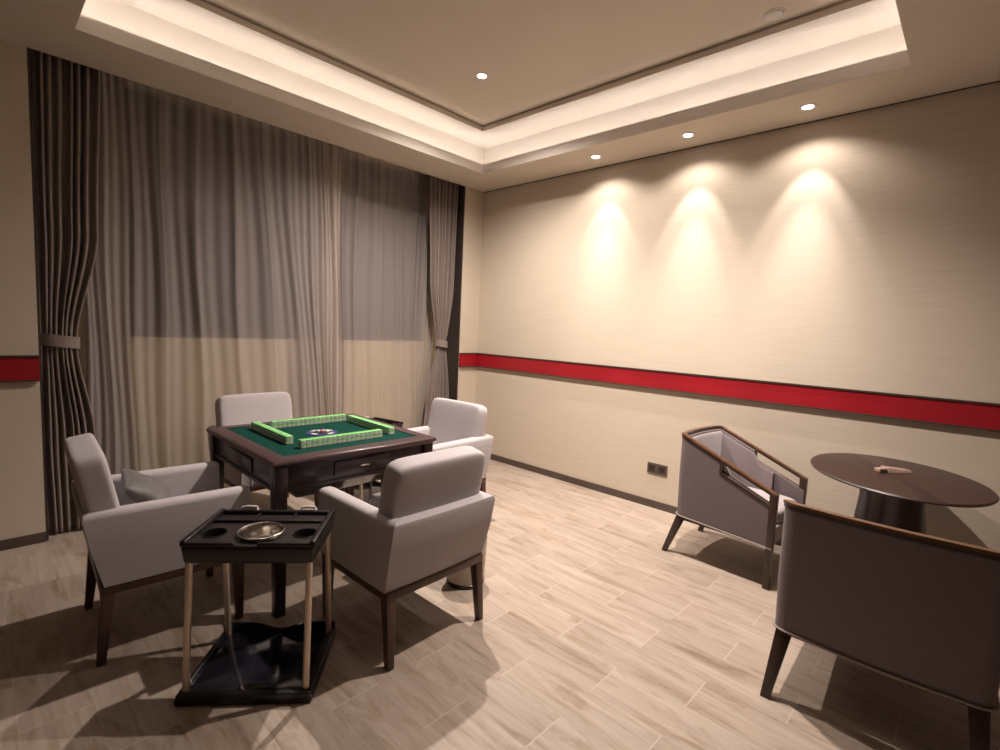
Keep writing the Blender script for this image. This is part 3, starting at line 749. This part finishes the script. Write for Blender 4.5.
# ------------------------------------------------------------------ lounge tub chairs with wooden rails
LG = 'mauve grey lounge chairs by the round table'
def make_tub(label):
    t = thing('lounge_chair', label, 'armchair', (0, 0, 0), 0, LG)
    W, D, R = 0.295, 0.30, 0.06
    ZR0, ZR1, ZB0, ZB1 = 0.800, 0.560, 0.265, 0.235
    # plan path from right arm front, round the back, to left arm front; bowed back
    path = []
    for i in range(13): path.append((W, lerp(D, -D + R, i / 12)))
    for i in range(1, 9):
        a = -i / 8 * PI / 2
        path.append((W - R + R * math.cos(a), -D + R + R * math.sin(a)))
    n_b = 10
    for i in range(1, n_b): path.append((lerp(W - R, -(W - R), i / n_b), -D - 0.018 * math.sin(PI * i / n_b)))
    left = [(-x, y) for x, y in path[:21]][::-1]
    path = path + left
    def zr(y):
        u = max(0.0, min(1.0, (y + D - 0.04) / (2 * D - 0.04)))
        return lerp(ZR0, ZR1, u)
    def zb(y): return lerp(ZB0, ZB1, (y + D) / (2 * D))
    def inset(i, d):
        p = Vector(path[i]); a = Vector(path[max(i - 1, 0)]); b = Vector(path[min(i + 1, len(path) - 1)])
        tg = (b - a).normalized(); nrm = Vector((tg.y, -tg.x))
        c = Vector((0, 0.05)) - p
        if nrm.dot(c) < 0: nrm = -nrm
        return p + nrm * d
    idx = range(len(path))
    ARMF = 0.02        # slot spans y from here to the post
    # top rail
    bm = BM(); secs = []
    for i in idx:
        o_, n_ = inset(i, -0.003), inset(i, 0.026)
        z = zr(path[i][1])
        secs.append([(o_.x, o_.y, z - 0.012), (o_.x, o_.y, z - 0.003), (o_.x * 0.996, o_.y * 0.996, z), (n_.x, n_.y, z), (n_.x, n_.y, z - 0.012)])
    sweep(bm, secs); obj('top_rail', bm, M['rail_wood'], t)
    # dark under rail line
    bm = BM(); secs = []
    for i in idx:
        o_, n_ = inset(i, 0.000), inset(i, 0.024); z = zr(path[i][1]) - 0.0115
        secs.append([(o_.x, o_.y, z - 0.014), (o_.x, o_.y, z), (n_.x, n_.y, z), (n_.x, n_.y, z - 0.014)])
    sweep(bm, secs); obj('under_rail', bm, M['dark_wood'], t)
    # upholstered shell, stepping down under the arm slots
    SLOT = 0.058
    def ztop(y):
        z = zr(y) - 0.023
        if y > ARMF: z -= SLOT
        return z
    fine = []
    for i in idx:
        fine.append(i)
    bm = BM(); secs = []
    def sec(i, y_for_top):
        o_, n_ = inset(i, 0.004), inset(i, 0.046); ob, nb = inset(i, 0.010), inset(i, 0.046)
        zt_ = ztop(y_for_top); zb_ = zb(path[i][1])
        return [(ob.x, ob.y, zb_), (o_.x, o_.y, lerp(zb_, zt_, 0.5)), (o_.x, o_.y, zt_ - 0.006), (o_.x * 0.97, o_.y * 0.985, zt_), (n_.x, n_.y, zt_), (nb.x, nb.y, zb_)]
    for i in idx:
        y = path[i][1]
        if i and (path[i - 1][1] > ARMF) != (y > ARMF):
            secs.append(sec(i, path[i - 1][1]) if path[i - 1][1] > ARMF else sec(i, y))
            if path[i - 1][1] > ARMF: secs.append(sec(i, y))
            else:
                secs[-1] = sec(i - 1, y); secs.append(sec(i, y))
        else: secs.append(sec(i, y))
    sweep(bm, secs); obj('outer_shell', bm, M['tub_fabric'], t, angle=35)
    # inside upholstery: light back, mauve sides
    n_ = len(path)
    for nm, rng, mm in (('inner_side', range(4, 18), 'tub_fabric'), ('inner_back', range(17, n_ - 17), 'tub_inner'), ('inner_side', range(n_ - 18, n_ - 4), 'tub_fabric')):
        bm = BM(); secs = []
        for i in rng:
            a, b = inset(i, 0.044), inset(i, 0.075)
            y = path[i][1]; z = min(ztop(y), zr(y) - 0.03) - 0.004
            secs.append([(a.x, a.y, 0.36), (a.x, a.y, z), (lerp(a.x, b.x, .5), lerp(a.y, b.y, .5), z + 0.004), (b.x, b.y, z - 0.012), (b.x, b.y, 0.36)])
        sweep(bm, secs); obj(nm, bm, M[mm], t, angle=50)
    # piping along the lower and slot edges
    bm = BM(); tube(bm, [(*inset(i, 0.004), zb(path[i][1]) + 0.006) for i in idx], 0.0045, 8); obj('piping', bm, M['piping'], t)
    for s in (-1, 1):
        # slot frame: riser, lower bar
        zA, zB_ = zr(-0.015), zr(D)
        bm = BM()
        xo, xi = s * (W + 0.001), s * (W - 0.025)
        y0_, y1_ = -0.024, D
        hexa(bm, [(xo, y0_, zA - 0.03 - SLOT), (xi, y0_, zA - 0.03 - SLOT), (xi, y0_ + 0.014, zA - 0.036 - SLOT), (xo, y0_ + 0.014, zA - 0.036 - SLOT)],
             [(xo, y0_, zA - 0.014), (xi, y0_, zA - 0.014), (xi, y0_ + 0.014, zA - 0.018), (xo, y0_ + 0.014, zA - 0.018)])
        hexa(bm, [(xo, y0_, zA - 0.034 - SLOT), (xi, y0_, zA - 0.034 - SLOT), (xi, y1_, zB_ - 0.034 - SLOT), (xo, y1_, zB_ - 0.034 - SLOT)],
             [(xo, y0_, zA - 0.022 - SLOT), (xi, y0_, zA - 0.022 - SLOT), (xi, y1_, zB_ - 0.022 - SLOT), (xo, y1_, zB_ - 0.022 - SLOT)])
        obj('arm_frame', bm, M['dark_wood'], t)
        # front post runs from the arm to the floor
        bm = BM()
        x0_, x1_ = s * (W - 0.036) , s * (W + 0.003)
        hexa(bm, [(s * (W - 0.036), D - 0.030, 0), (s * (W - 0.004), D - 0.030, 0), (s * (W - 0.004), D + 0.004, 0), (s * (W - 0.036), D + 0.004, 0)],
             [(s * (W - 0.038), D - 0.034, ZR1 - 0.004), (s * (W + 0.003), D - 0.034, ZR1 - 0.004), (s * (W + 0.003), D + 0.005, ZR1 - 0.004), (s * (W - 0.038), D + 0.005, ZR1 - 0.004)], r=0.002)
        obj('front_post', bm, M['dark_wood'], t)
        bm = BM(); taper_leg(bm, (s * (W - 0.045), -D + 0.045, ZB0 + 0.004), (s * (W - 0.020), -D - 0.045, 0), 0.050, 0.030); obj('leg', bm, M['dark_wood'], t)
    bm = BM(); box(bm, -W + 0.03, W - 0.03, -D + 0.05, D - 0.02, 0.235, 0.265, 0.004); obj('seat_frame', bm, M['dark_wood'], t)
    bm = BM(); box(bm, -W + 0.055, W - 0.055, -D + 0.06, D - 0.006, 0.262, 0.355, 0.010, 3); obj('seat_base', bm, M['tub_inner'], t)
    bm = BM(); soft(bm, 0, 0.045, 0.392, 2 * (W - 0.075), 0.50, 0.095, n=6, crown=0.10); obj('seat', bm, M['tub_inner'], t)
    return t
tub = make_tub('lounge chair with open slotted arms and light seat, beside the wall sockets')
tub.scale = (0.96, 1, 1); tub.location = (-0.465, -2.965, 0); tub.rotation_euler.z = 3.09
c = copy_tree(tub); c['label'] = 'lounge chair seen from directly behind, its broad dark back in front of the oval table'
c.location = (-1.342, -3.812, 0); c.rotation_euler.z = -PI / 2 + 0.02; c.scale = (1.14, 1.0, 0.985)

# ------------------------------------------------------------------ side table
rt = thing('oval_table', 'dark brown oval table on a flared pedestal between the two lounge chairs', 'table', (-0.525, -3.733, 0), 0.39)
ZT = 0.75
bm = BM(); lathe(bm, [(0.001, ZT - 0.055), (0.55, ZT - 0.050), (0.93, ZT - 0.020), (0.985, ZT - 0.014), (1.0, ZT - 0.006), (0.985, ZT), (0.001, ZT)], n=72, sx=0.478, sy=0.374, caps=False); obj('tabletop', bm, M['round_top'], rt)
bm = BM(); lathe(bm, [(0.235, 0.0), (0.235, 0.02), (0.20, 0.15), (0.155, 0.45), (0.14, 0.62), (0.15, ZT - 0.05)], n=40); obj('pedestal', bm, M['dark_wood'], rt)
pc = thing('cigarette_case', 'small pale wedge-shaped object lying on the oval tabletop', 'ornament', (-0.475, -3.712, ZT), -0.62); pc.scale = (1.45, 1.45, 1.3)
bm = BM()
hexa(bm, [(-0.03, -0.022, 0), (0.075, -0.022, 0), (0.075, 0.022, 0), (-0.03, 0.022, 0)], [(-0.03, -0.014, 0.022), (0.075, -0.010, 0.008), (0.075, 0.016, 0.008), (-0.03, 0.016, 0.022)], r=0.002)
obj('wedge', bm, M['placard'], pc)
bm = BM(); box(bm, -0.062, -0.030, -0.012, 0.012, 0, 0.017, 0.003); obj('end_block', bm, M['placard'], pc)
pc.name = 'wedge_ornament'

# ------------------------------------------------------------------ wall sockets
for k, (y, lab) in enumerate(((-2.137, 'brown square wall socket, of the pair the one nearer the room corner'), (-2.223, 'brown square wall socket, of the pair the one nearer the lounge chair'))):
    s = thing('wall_socket', lab, 'socket', (0, y, 0.328), 0, 'paired wall sockets')
    bm = BM(); box(bm, -0.010, 0.0, -0.0425, 0.0425, -0.043, 0.043, 0.003); obj('faceplate', bm, M['socket'], s)
    bm = BM(); box(bm, -0.013, -0.008, -0.027, 0.027, -0.027, 0.027, 0.002); obj('insert', bm, M['socket_dark'], s)
